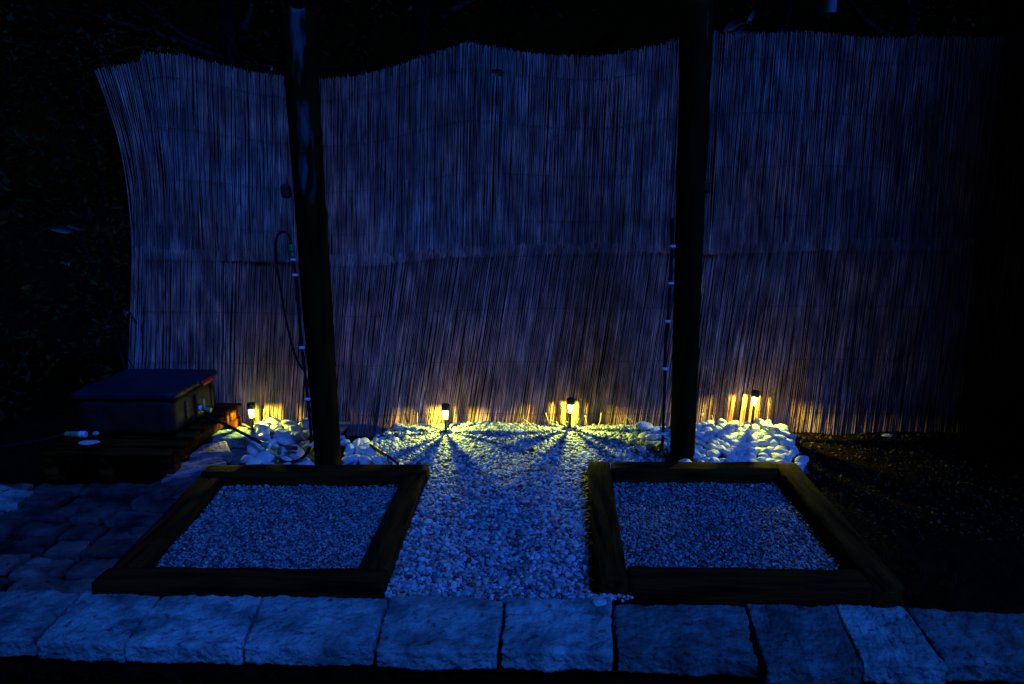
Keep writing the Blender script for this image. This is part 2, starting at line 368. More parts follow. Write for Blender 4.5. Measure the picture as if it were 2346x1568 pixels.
# flat rocks stepping down beside the left bed
def rock(c, zt, th, seed, m, label, seg=(26, 18, 8), tilt=0):
    hx = (Vector(c[1][:2])-Vector(c[0][:2])).length/2; hy = (Vector(c[3][:2])-Vector(c[0][:2])).length/2
    qw = quadwarp([p[:2] for p in c], hx, hy, zt-th/2)
    wf = lambda p: (lambda q: (q[0], q[1], q[2]+tilt*p.x/hx))(qw(p))
    o = obj('flat_rock', rbox(hx, hy, th/2, min(th*.25, .012), (40, 28, 10), .010, 7, seed, wf, .006, 20, .003), m)
    return tag(o, label, 'rock', 'flat rocks between the dark box and the left bed')
rock([PZ(492, 985, .09), PZ(585, 984, .09), PZ(592, 1006, .09), PZ(478, 1008, .09)], .09, .06, 3, M['slab'], 'pale flat rock against the reed fence, left of the first lamp', tilt=.0)
rock([PZ(452, 1014, .09), PZ(520, 1009, .09), PZ(528, 1036, .09), PZ(430, 1040, .09)], .085, .07, 5, M['pinkrock'], 'pinkish layered flat rock between the box and the white cobbles', tilt=.004)
rock([PZ(405, 1058, .075), PZ(505, 1040, .075), PZ(520, 1058, .075), PZ(362, 1098, .075)], .07, .08, 8, M['pinkrock'], 'long mauve flat rock at the back corner of the left bed', tilt=.004)
rock([PZ(345, 1104, .05), PZ(455, 1066, .05), PZ(478, 1078, .05), PZ(300, 1146, .05)], .045, .06, 11, M['flag_pale'], 'low grey flat rock leading from the patio up to the left bed', tilt=.004)

# ------------------------------------------------------------------ reed fence
def interp_world(pts, Y):
    q = [PY(x, y, Y) for x, y in pts]; return np.array([p.x for p in q]), np.array([p.z for p in q])
def ext(px, xs, ys):
    r = np.interp(px, xs, ys); r = np.where(px > xs[-1], ys[-1]+(px-xs[-1])*(ys[-1]-ys[-2])/(xs[-1]-xs[-2]), r); return np.where(px < xs[0], ys[0]+(px-xs[0])*(ys[1]-ys[0])/(xs[1]-xs[0]), r)
def reed_roll(root, pmap, topc, botc, Y, n, seed, over_top=0, over_bot=0, skipf=None):
    rg = np.random.default_rng(seed)
    px = np.linspace(pmap[0][0], pmap[-1][0], n)+rg.uniform(-.5, .5, n)*2000/n*.5
    tx = ext(px, [a for a, b in pmap], [b for a, b in pmap])+rg.normal(0, .8, n)+7*np.array([noise.noise(Vector((q*.011, seed, 0))) for q in px])
    tz = np.interp(tx, [a for a, b in topc], [b for a, b in topc]); bz = np.interp(px, [a for a, b in botc], [b for a, b in botc])
    K = 24; S = 4; V = np.zeros((n, K, S, 3)); T = np.zeros((n, K, S, 3)); keep = np.ones(n, bool)
    for i in range(n):
        a = PY(px[i], bz[i], Y); b = PY(tx[i], tz[i], Y)
        b.z += rg.normal(0, .006)+over_top - (rg.random() < .06)*rg.uniform(0, .05); a.z -= over_bot+rg.uniform(-.008, .008)
        if rg.random() < .015: keep[i] = False
        r0 = rg.uniform(.0018, .0032); yo = rg.normal(0, .0020)
        bow = rg.normal(0, .0035); sh = rg.uniform(0, 6); v = rg.beta(2.2, 2.4)*.75+.38; hue = rg.normal(0, .12)
        if rg.random() < .05: v *= 1.35
        nodes = rg.uniform(0, 1)
        for k in range(K):
            t = k/(K-1); p = a.lerp(b, t)
            wob = bow*math.sin(t*3.1)+.002*math.sin(t*9+sh)
            yy = Y + yo + .022*math.sin(p.x*2.3+seed)*(.4+.6*t) + .010*math.sin(p.x*7.1+p.z*2+seed) + .004*math.sin(t*7+sh)
            r = r0*(1-.25*t)
            for s in range(S):
                an = 2*math.pi*s/S+sh
                V[i, k, s] = (p.x+wob+(.075*math.sin(3.14*t)*max(0, 1-(px[i]-290)/130) if seed == 3 else 0)+r*math.cos(an), yy+r*math.sin(an), p.z)
            vv = v*(1+.25*noise.noise(Vector((p.x*1.5, p.z*1.2, seed+2))))*(1+.22*math.sin(t*23+nodes*30))*(1+.45*noise.noise(Vector((p.x*9, p.z*5, seed+4))))*(.4 if rg.random() < .09 else 1)
            hh = hue+.32*noise.noise(Vector((p.x*2.1, p.z*1.6, seed+9))); T[i, k, :] = (vv*(1+hh), vv*(1-.25*hh), vv*(1-hh*.7))
    V = V[keep]; T = T[keep]; m = len(V)
    idx = np.arange(m*K*S).reshape(m, K, S); nxt = np.roll(idx, -1, 2)
    F = np.stack([idx[:, :-1], nxt[:, :-1], nxt[:, 1:], idx[:, 1:]], -1).reshape(-1, 4)
    me = nmesh('reeds', V.reshape(-1, 3), F, T.reshape(-1, 3))
    o = obj('reeds', me, M['reed'], root); o['kind'] = 'stuff'
    return o
topc = [(150, 180), (220, 160), (325, 140), (327, 122), (430, 130), (500, 148), (600, 170), (730, 182), (810, 175), (890, 155), (960, 130), (1020, 112), (1070, 95), (1130, 108), (1220, 122), (1300, 130), (1390, 130), (1480, 112), (1560, 90), (1640, 78), (1720, 80), (1860, 72), (2000, 85), (2150, 85), (2700, 80)]
seam = [(200, 568), (305, 570), (640, 578), (760, 585), (860, 585), (1000, 570), (1200, 560), (1500, 555), (1640, 560), (1900, 550), (2700, 545)]
botc = [(200, 1020), (2700, 1020)]
up = empty('reed_screen'); tag(up, 'upper reed fence panel with wavy sagging top edge', 'reed fence', 'reed screen rolls')
reed_roll(up, [(300, 214), (360, 322), (420, 408), (650, 645), (800, 803), (1000, 1008), (1200, 1215), (1500, 1520), (1700, 1735), (2000, 2045), (2500, 2560)], topc, seam, FY+.018, 1500, 3, 0, .06)
lo = empty('reed_screen'); tag(lo, 'lower reed fence panel of slanting reeds standing in the gravel behind the lamps', 'reed fence', 'reed screen rolls')
reed_roll(lo, [(290, 303), (500, 505), (760, 790), (900, 962), (1000, 1072), (1300, 1370), (1500, 1566), (1700, 1768), (1900, 1962), (2300, 2345), (2450, 2495)], seam, botc, FY, 1500, 5, 0, 0)
def wires(root, curves, Y, x0, x1, seed):
    for c in curves:
        pts = []
        for x in np.linspace(x0, x1, 60):
            p = PY(x, np.interp(x, [a for a, b in c], [b for a, b in c])+2*math.sin(x*.01), Y)
            pts.append((p.x, Y+.022*math.sin(p.x*2.3+seed)*.8-.008+.010*math.sin(p.x*7.1+p.z*2+seed), p.z))
        obj('binding_wire', tube(pts, .0011, 4, 2), M['wire'], root)
mix = lambda a, b, t: [(x, np.interp(x, [p[0] for p in a], [p[1] for p in a])*(1-t)+np.interp(x, [p[0] for p in b], [p[1] for p in b])*t) for x in np.linspace(250, 2600, 40)]
wires(up, [mix(topc, seam, t) for t in (.12, .38, .64, .88)], FY+.018, 335, 2480, 3)
wires(lo, [mix(seam, botc, t) for t in (.06, .32, .58, .84)], FY, 315, 2440, 5)

rl = random.Random(4)
for k in range(34):
    px_ = rl.choice([1285, 1300, 1330, 1340, 1020, 985, 560, 610, 1640, 1720, 1200, 900, 1450]) + rl.uniform(-30, 30)
    a = PY(px_, 985, FY-.03); a.z = rl.uniform(.0, .03); L0 = rl.uniform(.04, .13); th = rl.gauss(0, .5)
    b_ = a+Vector((math.sin(th)*L0, -.01-rl.uniform(0, .03), math.cos(th)*L0)); m_ = (a+b_)/2+Vector((rl.uniform(-.01, .01), -.012, .004))
    obj('broken_reed', tube([a, m_, b_], .0022, 5, 3), M['loose'], lo)
# ------------------------------------------------------------------ posts
def post(label, pts, r0, r1, knot, seed, patch):
    root = empty('post', pts[0]); tag(root, label, 'post', 'dark round wooden posts')
    P0 = Vector(pts[0]); P1 = Vector(pts[1]); n = 110; S = 36; bm = bmesh.new(); lay = bm.verts.layers.float_color.new('streak_mask'); rings = []
    for i in range(n+1):
        t = i/n; c = (P1-P0)*t; r = r0+(r1-r0)*t; ring = []
        for k in range(S):
            a = 2*math.pi*k/S; d = Vector((math.cos(a), math.sin(a), 0))
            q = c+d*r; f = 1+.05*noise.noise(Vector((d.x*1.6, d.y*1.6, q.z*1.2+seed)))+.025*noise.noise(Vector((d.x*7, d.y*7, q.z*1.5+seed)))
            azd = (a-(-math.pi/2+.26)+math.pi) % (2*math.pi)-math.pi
            mk = math.exp(-(azd/.46)**2)*max(0, min(1, (c.z-1.45)/.12))*max(0, min(1, 0.55+1.3*noise.noise(Vector((d.x*2, q.z*3.2, seed+5)))+1.0*noise.noise(Vector((d.x*9, q.z*9, seed+6)))))  # paler streak on the front right side of the upper shaft
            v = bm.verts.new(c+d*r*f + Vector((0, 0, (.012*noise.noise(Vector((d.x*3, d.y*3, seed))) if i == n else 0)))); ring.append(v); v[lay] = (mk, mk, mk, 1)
        rings.append(ring)
    for a, b in zip(rings, rings[1:]):
        for k in range(S): bm.faces.new([a[k], a[(k+1) % S], b[(k+1) % S], b[k]]).smooth = True
    bm.faces.new(rings[-1])
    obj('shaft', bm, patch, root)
    kp = Vector(knot)-P0
    bm = rbox(.022, .03, .035, .018, (8, 8, 8), .006, 20, seed); obj('knot', bm, M['post'], root, kp)
    return root
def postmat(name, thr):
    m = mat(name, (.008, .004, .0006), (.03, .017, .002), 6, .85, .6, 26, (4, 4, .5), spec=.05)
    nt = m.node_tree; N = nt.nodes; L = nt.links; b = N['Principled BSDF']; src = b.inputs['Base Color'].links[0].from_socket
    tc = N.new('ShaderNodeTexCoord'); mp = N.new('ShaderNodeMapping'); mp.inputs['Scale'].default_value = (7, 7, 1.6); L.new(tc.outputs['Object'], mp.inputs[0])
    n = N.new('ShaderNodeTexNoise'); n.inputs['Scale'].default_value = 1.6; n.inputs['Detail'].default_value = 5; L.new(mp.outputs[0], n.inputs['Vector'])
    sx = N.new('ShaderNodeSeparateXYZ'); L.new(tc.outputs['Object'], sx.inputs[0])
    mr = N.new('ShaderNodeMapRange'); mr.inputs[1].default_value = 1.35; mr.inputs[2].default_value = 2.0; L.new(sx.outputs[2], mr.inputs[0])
    at = N.new('ShaderNodeAttribute'); at.attribute_name = 'streak_mask'
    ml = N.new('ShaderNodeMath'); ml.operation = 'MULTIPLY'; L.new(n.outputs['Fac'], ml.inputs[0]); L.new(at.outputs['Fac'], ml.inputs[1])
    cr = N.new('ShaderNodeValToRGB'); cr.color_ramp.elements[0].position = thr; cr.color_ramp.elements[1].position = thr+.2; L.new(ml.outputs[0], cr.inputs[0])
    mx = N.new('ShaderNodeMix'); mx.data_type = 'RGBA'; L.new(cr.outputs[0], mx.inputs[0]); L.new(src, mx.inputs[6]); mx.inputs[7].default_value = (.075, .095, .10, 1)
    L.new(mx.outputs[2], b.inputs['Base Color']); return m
pl0 = PY(753, 1075, 3.66); pl0.z = -.05; pl1 = PY(681, 30, 3.50)
post('dark round post leaning to the left, pale streak near its top', [pl0, pl1], .071, .083, PY(655, 438, 3.56), 4, postmat('post_streaked', .10))
pr0 = PY(1562, 1075, 3.78); pr0.z = -.05; pr1 = PY(1597, 8, 3.68)
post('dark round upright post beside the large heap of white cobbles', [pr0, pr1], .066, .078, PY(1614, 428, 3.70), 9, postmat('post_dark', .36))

# ------------------------------------------------------------------ solar stake lamps
proto = None
def make_lamp(x, y, z0, ztop, label, first=None, tilt=(0, 0), rot=0):
    h = ztop-z0
    if first is None:
        root = empty('garden_lamp')
        obj('cap', lathe([(.004, 0), (.0235, .001), (.0255, .003), (.0260, .030), (.0245, .036), (.019, .040), (.018, .0395), (.002, .0395)], 28), M['black'], root, (0, 0, -.040))
        obj('diffuser', lathe([(.0195, -.0005), (.0190, -.02), (.0175, -.054), (.0150, -.058), (.004, -.059)], 24), M['tube'], root, (0, 0, -.040))
        bm = bmesh.new()
        for k in range(11):
            a = 2*math.pi*k/11+.13+.12*math.sin(k*2.3); c = Vector((math.cos(a), math.sin(a), 0))
            wd = (.0017, .0027, .0021)[k % 3]
            t = Vector((-c.y, c.x, 0))
            vs_ = [bm.verts.new(c*(.0155+dr)+t*s*wd+Vector((0, 0, zz))) for zz in (-.052, -.001) for dr, s in ((0, -1), (.0028, -1), (.0028, 1), (0, 1))]
            for f in ((0, 3, 2, 1), (4, 5, 6, 7), (0, 1, 5, 4), (1, 2, 6, 5), (2, 3, 7, 6), (3, 0, 4, 7)): bm.faces.new([vs_[q] for q in f])
        obj('rib', bm, M['rib'], root, (0, 0, -.040))
        obj('stake', lathe([(.003, -.30), (.0085, -.24), (.0088, -.061), (.0165, -.060), (.0165, -.054), (.004, -.053)], 16), M['black'], root, (0, 0, -.040))
    else:
        root = first.copy(); COL.objects.link(root)
        for ch in first.children:
            c = ch.copy(); COL.objects.link(c); c.parent = root
    root.location = (x, y, ztop); root.rotation_euler = (tilt[0], tilt[1], R(rot))
    tag(root, label, 'garden lamp', 'lit solar stake lamps along the fence')
    if first is None:
        ld = bpy.data.lights.new('lamp_bulb', 'SPOT'); ld.spot_size = R(175); ld.spot_blend = .35; ld.energy = LAMP_W; ld.color = LAMP_COL; ld.shadow_soft_size = .0008
        lo_ = bpy.data.objects.new('bulb_light', ld); COL.objects.link(lo_); lo_.parent = root; lo_.location = (0, 0, -.0435)
    return root
lamps = [((574, 1002), 923, 4.17, 'garden lamp left of the leaning post, beside the black hose'), ((1019, 1005), 926, 4.16, 'garden lamp standing in the gravel just right of the leaning post'),
         ((1305, 993), 912, 4.25, 'garden lamp standing in the gravel mound at the middle of the fence'), ((1729, 975), 895, 4.27, 'garden lamp behind the large heap of white cobbles')]
for i, ((px, py), pt, Y, lb) in enumerate(lamps):
    b_ = PY(px, py, Y); t_ = PY(px+[0, 2, 3, 2][i], pt, Y)
    l = make_lamp(t_.x, Y, 0, t_.z, lb, proto, (R(random.uniform(-2, 2)), R(-2 if i == 0 else 1.5)), (-16, 24, -12, -19)[i])
    if proto is None: proto = l
    if i in (0, 2):      # the brighter lamps
        for c_ in l.children:
            if c_.type == 'LIGHT': c_.data = c_.data.copy(); c_.data.energy = LAMP_W*1.7

# ------------------------------------------------------------------ white cobbles (each one an object)
cob_meshes = []
for s in range(9):
    bm = bmesh.new(); bmesh.ops.create_icosphere(bm, subdivisions=4, radius=1)
    for v in bm.verts:
        n = v.co.copy(); f = 1+.24*noise.noise(n*1.1+Vector((s*5, 0, 0)))+.06*noise.noise(n*2.4+Vector((0, s*5, 0)))+.02*noise.noise(n*8)
        v.co = Vector((n.x*1.25*f, n.y*.95*f, n.z*.68*f))
    me = bpy.data.meshes.new('cobble'); bm.to_mesh(me); bm.free(); me.materials.append(M['cobble'])
    me.polygons.foreach_set('use_smooth', [True]*len(me.polygons)); cob_meshes.append(me)
NAMED = {}
def cobble(x, y, z, r, label, group, tilt=.35, rz=None):
    o = bpy.data.objects.new('cobble', random.choice(cob_meshes)); COL.objects.link(o)
    o.location = (x, y, z); o.scale = (r, r, r*random.uniform(.9, 1.15))
    o.rotation_euler = (random.gauss(0, tilt), random.gauss(0, tilt), random.uniform(0, 6.28) if rz is None else rz)
    return tag(o, label, 'cobble', group)
ORD = 'first second third fourth fifth sixth seventh eighth ninth tenth eleventh twelfth thirteenth'.split()
def heap(inside, x0, x1, y0, y1, sp, zf, label, group, rr=(.027, .040)):
    j = 0; y = y0; row = 0
    while y < y1:
        x = x0+(sp/2 if j % 2 else 0); got = []
        while x < x1:
            a, b = x+random.uniform(-.2, .2)*sp, y+random.uniform(-.2, .2)*sp
            if inside(a, b): got.append((a, b))
            x += sp
        for i, (a, b) in enumerate(sorted(got)):
            cobble(a, b, zf(a, b)+random.uniform(-.008, .014), random.uniform(*rr), label(i, row), group)
        row += bool(got); y += sp*.72; j += 1
def hz_right(x, y): return .030+.045*min(1, max(0, (y-3.72)/.5))
xr = lambda y: 1.52+.0*(y-3.7)+.10*(y-3.7)
def lab_r(i, row): return '%s white cobble from the right post, %s row up in the large heap' % (ORD[i], ORD[row])
heap(lambda x, y: .885 < x < xr(y)-.02, .86, 1.8, 3.715, 4.30, .071, hz_right, lab_r, 'cobbles heaped under the fourth lamp')
def sub_r(x, y): return hz_right(x, y)-.035
b = sheet('gravel_base', .86, 1.62, 3.67, 4.34, 20, 20, lambda x, y: sub_r(x, y)+.01, M['gravelbed'], lambda x, y: x < xr(y)-.02); tag(b, kind='structure')
def lc(i, row): return '%s white cobble from the flat rocks, %s row up in the left pile' % (ORD[i], ORD[row])
zl = lambda x, y: .022+.05*min(1, max(0, (y-3.62)/.5))
heap(lambda x, y: (-1.61-(y-3.6)*.22) < x < (-1.235 if y < 3.78 else -1.27), -1.86, -1.2, 3.62, 4.25, .100, zl, lc, 'cobbles left of the leaning post', (.036, .052))
b = sheet('gravel_base', -1.88, -1.19, 3.56, 4.33, 20, 20, lambda x, y: zl(x, y)-.02, M['gravelbed']); tag(b, kind='structure')
lm = 'white cobble in the small cluster hugging the right side of the leaning post'
for px, py, r in ((800, 1028, .034), (815, 1015, .032), (832, 1010, .036), (850, 1032, .038), (812, 1048, .036), (835, 1052, .034), (826, 1030, .04), (797, 1050, .03), (842, 1018, .028), (865, 1052, .026), (790, 1012, .03)):
    p = PZ(px, py, .045); cobble(p.x, max(p.y, 3.62), .035, r, '%s white cobble right of the leaning post, counted from the post rightward' % ORD[sorted([800, 815, 832, 850, 812, 835, 826, 797, 842, 865, 790]).index(px)], 'cobbles right of the leaning post')
for px, py, r in ((880, 1050, .020), (896, 1040, .016), (860, 1004, .018), (905, 1003, .017), (935, 990, .02), (782, 1000, .02)):
    p = PZ(px, py, .045); cobble(p.x, p.y, .035, r, '%s small stray cobble in the pebbles, counted rightward from the leaning post' % ORD[sorted([880, 896, 860, 905, 935, 782]).index(px)], 'stray cobbles near the leaning post')
ln = 'pale cobble in the little cluster beside the cable on the right post'
for px, py, r in ((1500, 984, .030), (1492, 1002, .034), (1515, 1018, .030), (1452, 1012, .03), (1475, 1000, .033), (1510, 1000, .028), (1490, 1022, .026), (1517, 1036, .024), (1445, 998, .018)):
    p = PZ(px, py, .05); cobble(p.x, min(p.y, 4.27), .045, r, '%s pale cobble left of the right post, counted from the post leftward' % ORD[sorted([1500, 1492, 1515, 1452, 1475, 1510, 1490, 1517, 1445], reverse=True).index(px)], 'cobbles left of the right post')
p = PZ(1474, 976, .06); cobble(p.x, 4.27, .062, .044, 'largest flat pale cobble leaning on the reeds left of the right post', 'cobbles left of the right post', .15, 0)
p = PZ(1470, 1030, .04); cobble(p.x, p.y, .04, .028, 'yellow-lit cobble lying alone in the pebbles left of the right post', 'cobbles left of the right post', .2)
p = PZ(1560, 1050, .06); cobble(pr0.x-.005, 3.69, .05, .03, 'pale cobble wedged between the right post and its bed', 'cobbles left of the right post', .1, 0)

p = PZ(1376, 1388, .04); cobble(p.x, p.y, .045, .026, 'smooth round cobble lying on the stone kerb where the gravel path spills over', None, .1, 0)
# ------------------------------------------------------------------ dark tank on pallet with hoses
tf = .0
fl_, fr_, bl_, br_ = PY(162, 905, 3.62), PY(392, 905, 3.62), PY(275, 843, 4.18), PY(455, 845, 4.18)
ZT = PY(392, 905, 3.62).z; X1 = fr_.x; X0 = fl_.x; ZB = PY(398, 1003, 3.62).z
tank = empty('water_tank', ((X0+X1)/2, 3.9, ZB)); tag(tank, 'dark plastic tank with blue lid and red clip, on the low pallet', 'water tank')
hx, hy = (X1-X0)/2, .28
obj('tank_body', rbox(hx-.012, hy-.012, (ZT-ZB-.03)/2, .02, (10, 10, 6), .004, 5, 3), M['tank'], tank, (0, 0, (ZT-ZB-.03)/2))
obj('lid', rbox(hx+.006, hy+.004, .022, .014, (16, 16, 4), .006, 6, 5), M['lid'], tank, (0, 0, ZT-ZB-.014))
obj('clip', rbox(.007, .075, .017, .005, (4, 8, 4), .001), M['red'], tank, (hx+.014, .12, ZT-ZB-.026))
obj('vertical_rib', rbox(.006, .012, .075, .005, (3, 4, 6), .001), M['tank'], tank, (hx-.008, -.12, .09))
for yy in (.0, .2): obj('vertical_rib', rbox(.006, .012, .075, .005, (3, 4, 6), .001), M['tank'], tank, (hx-.008, yy, .09))
# pallet
ZP = ZB-.002
pal = empty('pallet', ((X0+X1)/2, 3.85, 0)); tag(pal, 'low wooden pallet under the dark tank, its right edge lit orange', 'pallet')
for i, yy in enumerate(np.linspace(3.42, 4.24, 7)):
    obj('slat', rbox(hx+.07+random.uniform(-.008, .008), .045, .010, .003, (16, 4, 2), .004, 6, i), M['pallet'], pal, (.02, yy-3.85, ZP-.010))
for xx in (-hx-.02, 0, hx+.055):
    obj('bearer', rbox(.022, .44, .030, .004, (4, 16, 3), .004, 6, 4), M['pallet'], pal, (xx, -.02, ZP-.051))
hb = (ZP-.082+.05)/2
for xx in (-hx-.02, 0, hx+.055):
    for yy in (-.40, 0, .38):
        obj('block', rbox(.035, .045, max(hb, .02), .004, (4, 4, 3), .003, 6, 4), M['pallet'], pal, (xx, yy, ZP-.083-hb))

def connector(name, label, p, d, segs, cat='hose connector', group=None):
    root = empty(name, p); tag(root, label, cat, group)
    d = Vector(d).normalized(); rot = d.to_track_quat('Z', 'Y').to_euler(); z = 0
    for nm, r, ln_, m in segs:
        o = obj(nm, lathe([(r*.9, 0), (r, ln_*.12), (r, ln_*.45), (r*.93, ln_*.5), (r, ln_*.55), (r, ln_*.88), (r*.88, ln_)], 14), M[m], root, d*z); o.rotation_euler = rot; z += ln_
    return root
tp = Vector((X1+.012, 3.93, PY(437, 935, 3.93).z))
tap = connector('tap', 'green and grey tap on the right side of the dark tank', tp-Vector((.02, 0, 0)), (1, -.1, -.15), [('nut', .018, .02, 'white'), ('body', .012, .03, 'green'), ('collar', .015, .025, 'green')], 'tap')
obj('handle', rbox(.006, .012, .030, .004, (3, 4, 6)), M['green'], tap, (.03, -.004, .03))
def hose(label, pts, r, clips=(), group=None, cat='hose', name='hose'):
    q = [Vector(p) for p in pts]; root = obj(name, tube(q, r, 8, 8), M['hose']); tag(root, label, cat, group)
    for c in clips: obj('clip', rbox(r*1.7, r*1.7, .007, .003, (4, 4, 2)), M['white'], root, c)
    return root
h1 = [tp+Vector((.05, -.005, -.01)), PY(475, 953, 3.93), PY(520, 975, 3.88), PY(560, 995, 3.82), PY(602, 1018, 3.76)]
hose('black hose sloping from the tap on the tank down into the white cobbles', h1, .0095)
dd = (h1[-1]-h1[-2]).normalized()
connector('hose_connector', 'green hose connector lying on the cobbles at the end of the sloping hose', h1[-1]-dd*.005, (1, -.1, -.35), [('collar', .016, .04, 'green'), ('nut', .017, .018, 'white'), ('sleeve', .013, .035, 'green')], group='hose fittings')
p = PY(655, 1026, 3.70)
connector('hose_connector', 'dark red hose coupling lying between the cobbles and the leaning post', p, (1, .05, -.05), [('collar', .014, .035, 'red'), ('sleeve', .011, .03, 'black')], group='hose fittings')
p = PY(640, 1040, 3.66)
connector('hose_connector', 'small green valve low among the cobbles beside the red coupling', p, (.2, -.3, .9), [('collar', .013, .03, 'green'), ('sleeve', .009, .02, 'green')], group='hose fittings')
YL = 3.59
hl = [PY(640, 1052, 3.63), PY(656, 1059, 3.63), PY(682, 1056, 3.63), PY(702, 1040, 3.62), PY(712, 1015, 3.62), PY(711, 975, 3.62), PY(705, 915, 3.60), PY(698, 850, YL), PY(692, 797, YL), PY(684, 710, YL), PY(677, 631, YL-.01), PY(671, 590, YL-.01)]
hose('black irrigation pipe climbing the left side of the leaning post in white clips', hl, .0085,
     [PY(712, 1020, 3.60), PY(705, 915, 3.585), PY(692, 797, YL-.012), PY(677, 631, YL-.02), PY(673, 596, YL-.02)], 'black pipes on the posts')
connector('hose_connector', 'green hose connector high on the left side of the leaning post', PY(671, 588, YL-.01), (-.1, 0, 1), [('collar', .012, .022, 'green'), ('nut', .0125, .004, 'black'), ('sleeve', .014, .035, 'green'), ('ring', .010, .008, 'black')], group='hose fittings')
ll = [PY(667, 562, YL-.01), PY(665, 545, YL), PY(656, 533, YL+.01), PY(643, 533, YL+.03), PY(633, 548, YL+.05), PY(633, 590, YL+.07), PY(641, 650, YL+.08), PY(654, 725, YL+.07), PY(669, 790, YL+.06), PY(684, 832, YL+.04), PY(700, 852, YL+.03)]
hose('thin black hose looped over the green connector and down behind the leaning post', ll, .0065)
YR = 3.72
hr = [PY(1500, 1046, 3.70), PY(1512, 1034, 3.72), PY(1518, 1010, YR), PY(1520, 960, YR), PY(1522, 900, YR), PY(1524, 846, YR), PY(1524, 790, YR), PY(1529, 740, YR), PY(1533, 690, YR), PY(1536, 640, YR), PY(1539, 565, YR), PY(1541, 500, YR)]
hose('black cable pipe running down the left side of the right post in white clips', hr, .0085,
     [PY(1520, 995, YR-.012), PY(1524, 846, YR-.012), PY(1530, 737, YR-.012), PY(1537, 650, YR-.012), PY(1541, 565, YR-.012)], 'black pipes on the posts')
hose('short black hose lying across the pebbles right of the leaning post', [PY(848, 1020, 3.86), PY(868, 1034, 3.80), PY(895, 1050, 3.72), PY(912, 1062, 3.66)], .0085)
pb = PY(150, 995, 3.44)
connector('hose_connector', 'green and white hose connector in the dark in front of the tank', pb, (1, 0, 0), [('collar', .014, .03, 'green'), ('sleeve', .016, .045, 'green'), ('nut', .0175, .036, 'white')], group='hose fittings')
hose('black hose stub joined to the connector in front of the tank', [pb+Vector((-.005, 0, 0)), pb+Vector((-.1, 0, -.03)), pb+Vector((-.3, .05, -.08)), pb+Vector((-.5, .1, -.12))], .010)
ck = bpy.data.objects.new('cobble', cob_meshes[2]); COL.objects.link(ck); q = PZ(200, 1022, ZP+.01); ck.location = PY(205, 1014, 3.40); ck.scale = (.040, .03, .014); tag(ck, 'small flat pale stone lying on the pallet in front of the tank', 'stone')
ck = bpy.data.objects.new('cobble', cob_meshes[4]); COL.objects.link(ck); ck.location = PY(219, 994, 3.46); ck.scale = (.014, .014, .016); tag(ck, 'tiny pale pebble beside the connector in front of the tank', 'stone')

# cable ties on the fence
for px, py, lb in ((537, 948, 'pale twisted wire tie on the reeds left of the first lamp'), (1608, 950, 'pale twisted wire tie on the reeds just right of the right post'), (1268, 990, 'pale twisted wire tie at the foot of the reeds left of the middle lamp')):
    p = PY(px, py, FY-.02); tag(obj('wire_tie', tube([p+Vector(v) for v in ((-.012, 0, .008), (0, -.008, 0), (.01, 0, .01), (.004, -.004, -.006), (-.002, 0, -.022))], .0016, 5, 4), M['white']), lb, 'wire tie')

# ------------------------------------------------------------------ plants
def leafmesh(name, C, size, asp=.45, droop=.3, seed=0):
    rg = np.random.default_rng(seed); n = len(C)
    L = size*rg.uniform(.6, 1.3, n); W = L*asp*rg.uniform(.8, 1.2, n)
    a = rg.uniform(0, 2*np.pi, n); el = rg.normal(-droop, .5, n)
    d = np.stack([np.cos(a)*np.cos(el), np.sin(a)*np.cos(el), np.sin(el)], 1)
    s = np.cross(d, np.stack([rg.normal(0, .35, n), rg.normal(0, .35, n), np.ones(n)], 1)); s /= np.linalg.norm(s, axis=1)[:, None]
    nn = np.cross(d, s)
    V = np.stack([C, C+d*(L*.45)[:, None]+s*(W*.5)[:, None]+nn*(W*.12)[:, None], C+d*L[:, None]-nn*(L*.12)[:, None], C+d*(L*.45)[:, None]-s*(W*.5)[:, None]+nn*(W*.12)[:, None]], 1)
    F = np.arange(n*4).reshape(n, 4)
    t = rg.uniform(.5, 1.3, n); T = np.repeat(np.stack([t, t, t*.9], 1), 4, 0)
    return nmesh(name, V.reshape(-1, 3), F, T)
def cloud(n, c, r, seed, shell=.55):
    rg = np.random.default_rng(seed); v = rg.normal(size=(n, 3)); v /= np.linalg.norm(v, axis=1)[:, None]
    v *= (rg.uniform(shell, 1, n))[:, None]
    o = v*np.array(r)+np.array(c); k = np.array([noise.noise(Vector(p)*1.7+Vector((seed, 0, 0))) > -.22 for p in o]); return o[k]
def bush(x, y, h, rad, n, seed, label, size=.07):
    root = empty('shrub', (x, y, -.05)); tag(root, label, 'shrub', 'dark shrubs left of the fence')
    C = np.concatenate([cloud(n//3, (0, 0, h*.3), (rad, rad, h*.32), seed), cloud(n//3, (0, 0, h*.62), (rad*.95, rad*.9, h*.3), seed+1), cloud(n//3, (.1, 0, h*.85), (rad*.7, rad*.7, h*.2), seed+2)])
    o = obj('foliage', leafmesh('foliage', C, size, .45, .3, seed), M['leaf'], root); o['kind'] = 'stuff'
    for k in range(5):
        a = k*1.3+seed; obj('stem', tube([(0, 0, 0), (rad*.25*math.cos(a), rad*.25*math.sin(a), h*.4), (rad*.6*math.cos(a), rad*.6*math.sin(a), h*.85)], lambda t: .022*(1-t*.8), 7, 5), M['bark'], root)
    return root
bush(-3.0, 5.2, 2.6, .75, 5000, 11, 'tall dark leafy shrub directly beside the left end of the reed fence')
bush(-3.9, 4.6, 2.9, .85, 5000, 14, 'broad dark leafy shrub behind the tank at the left edge')
bush(-5.0, 5.4, 3.3, 1.0, 4500, 17, 'tallest dark leafy shrub deep in the left corner')
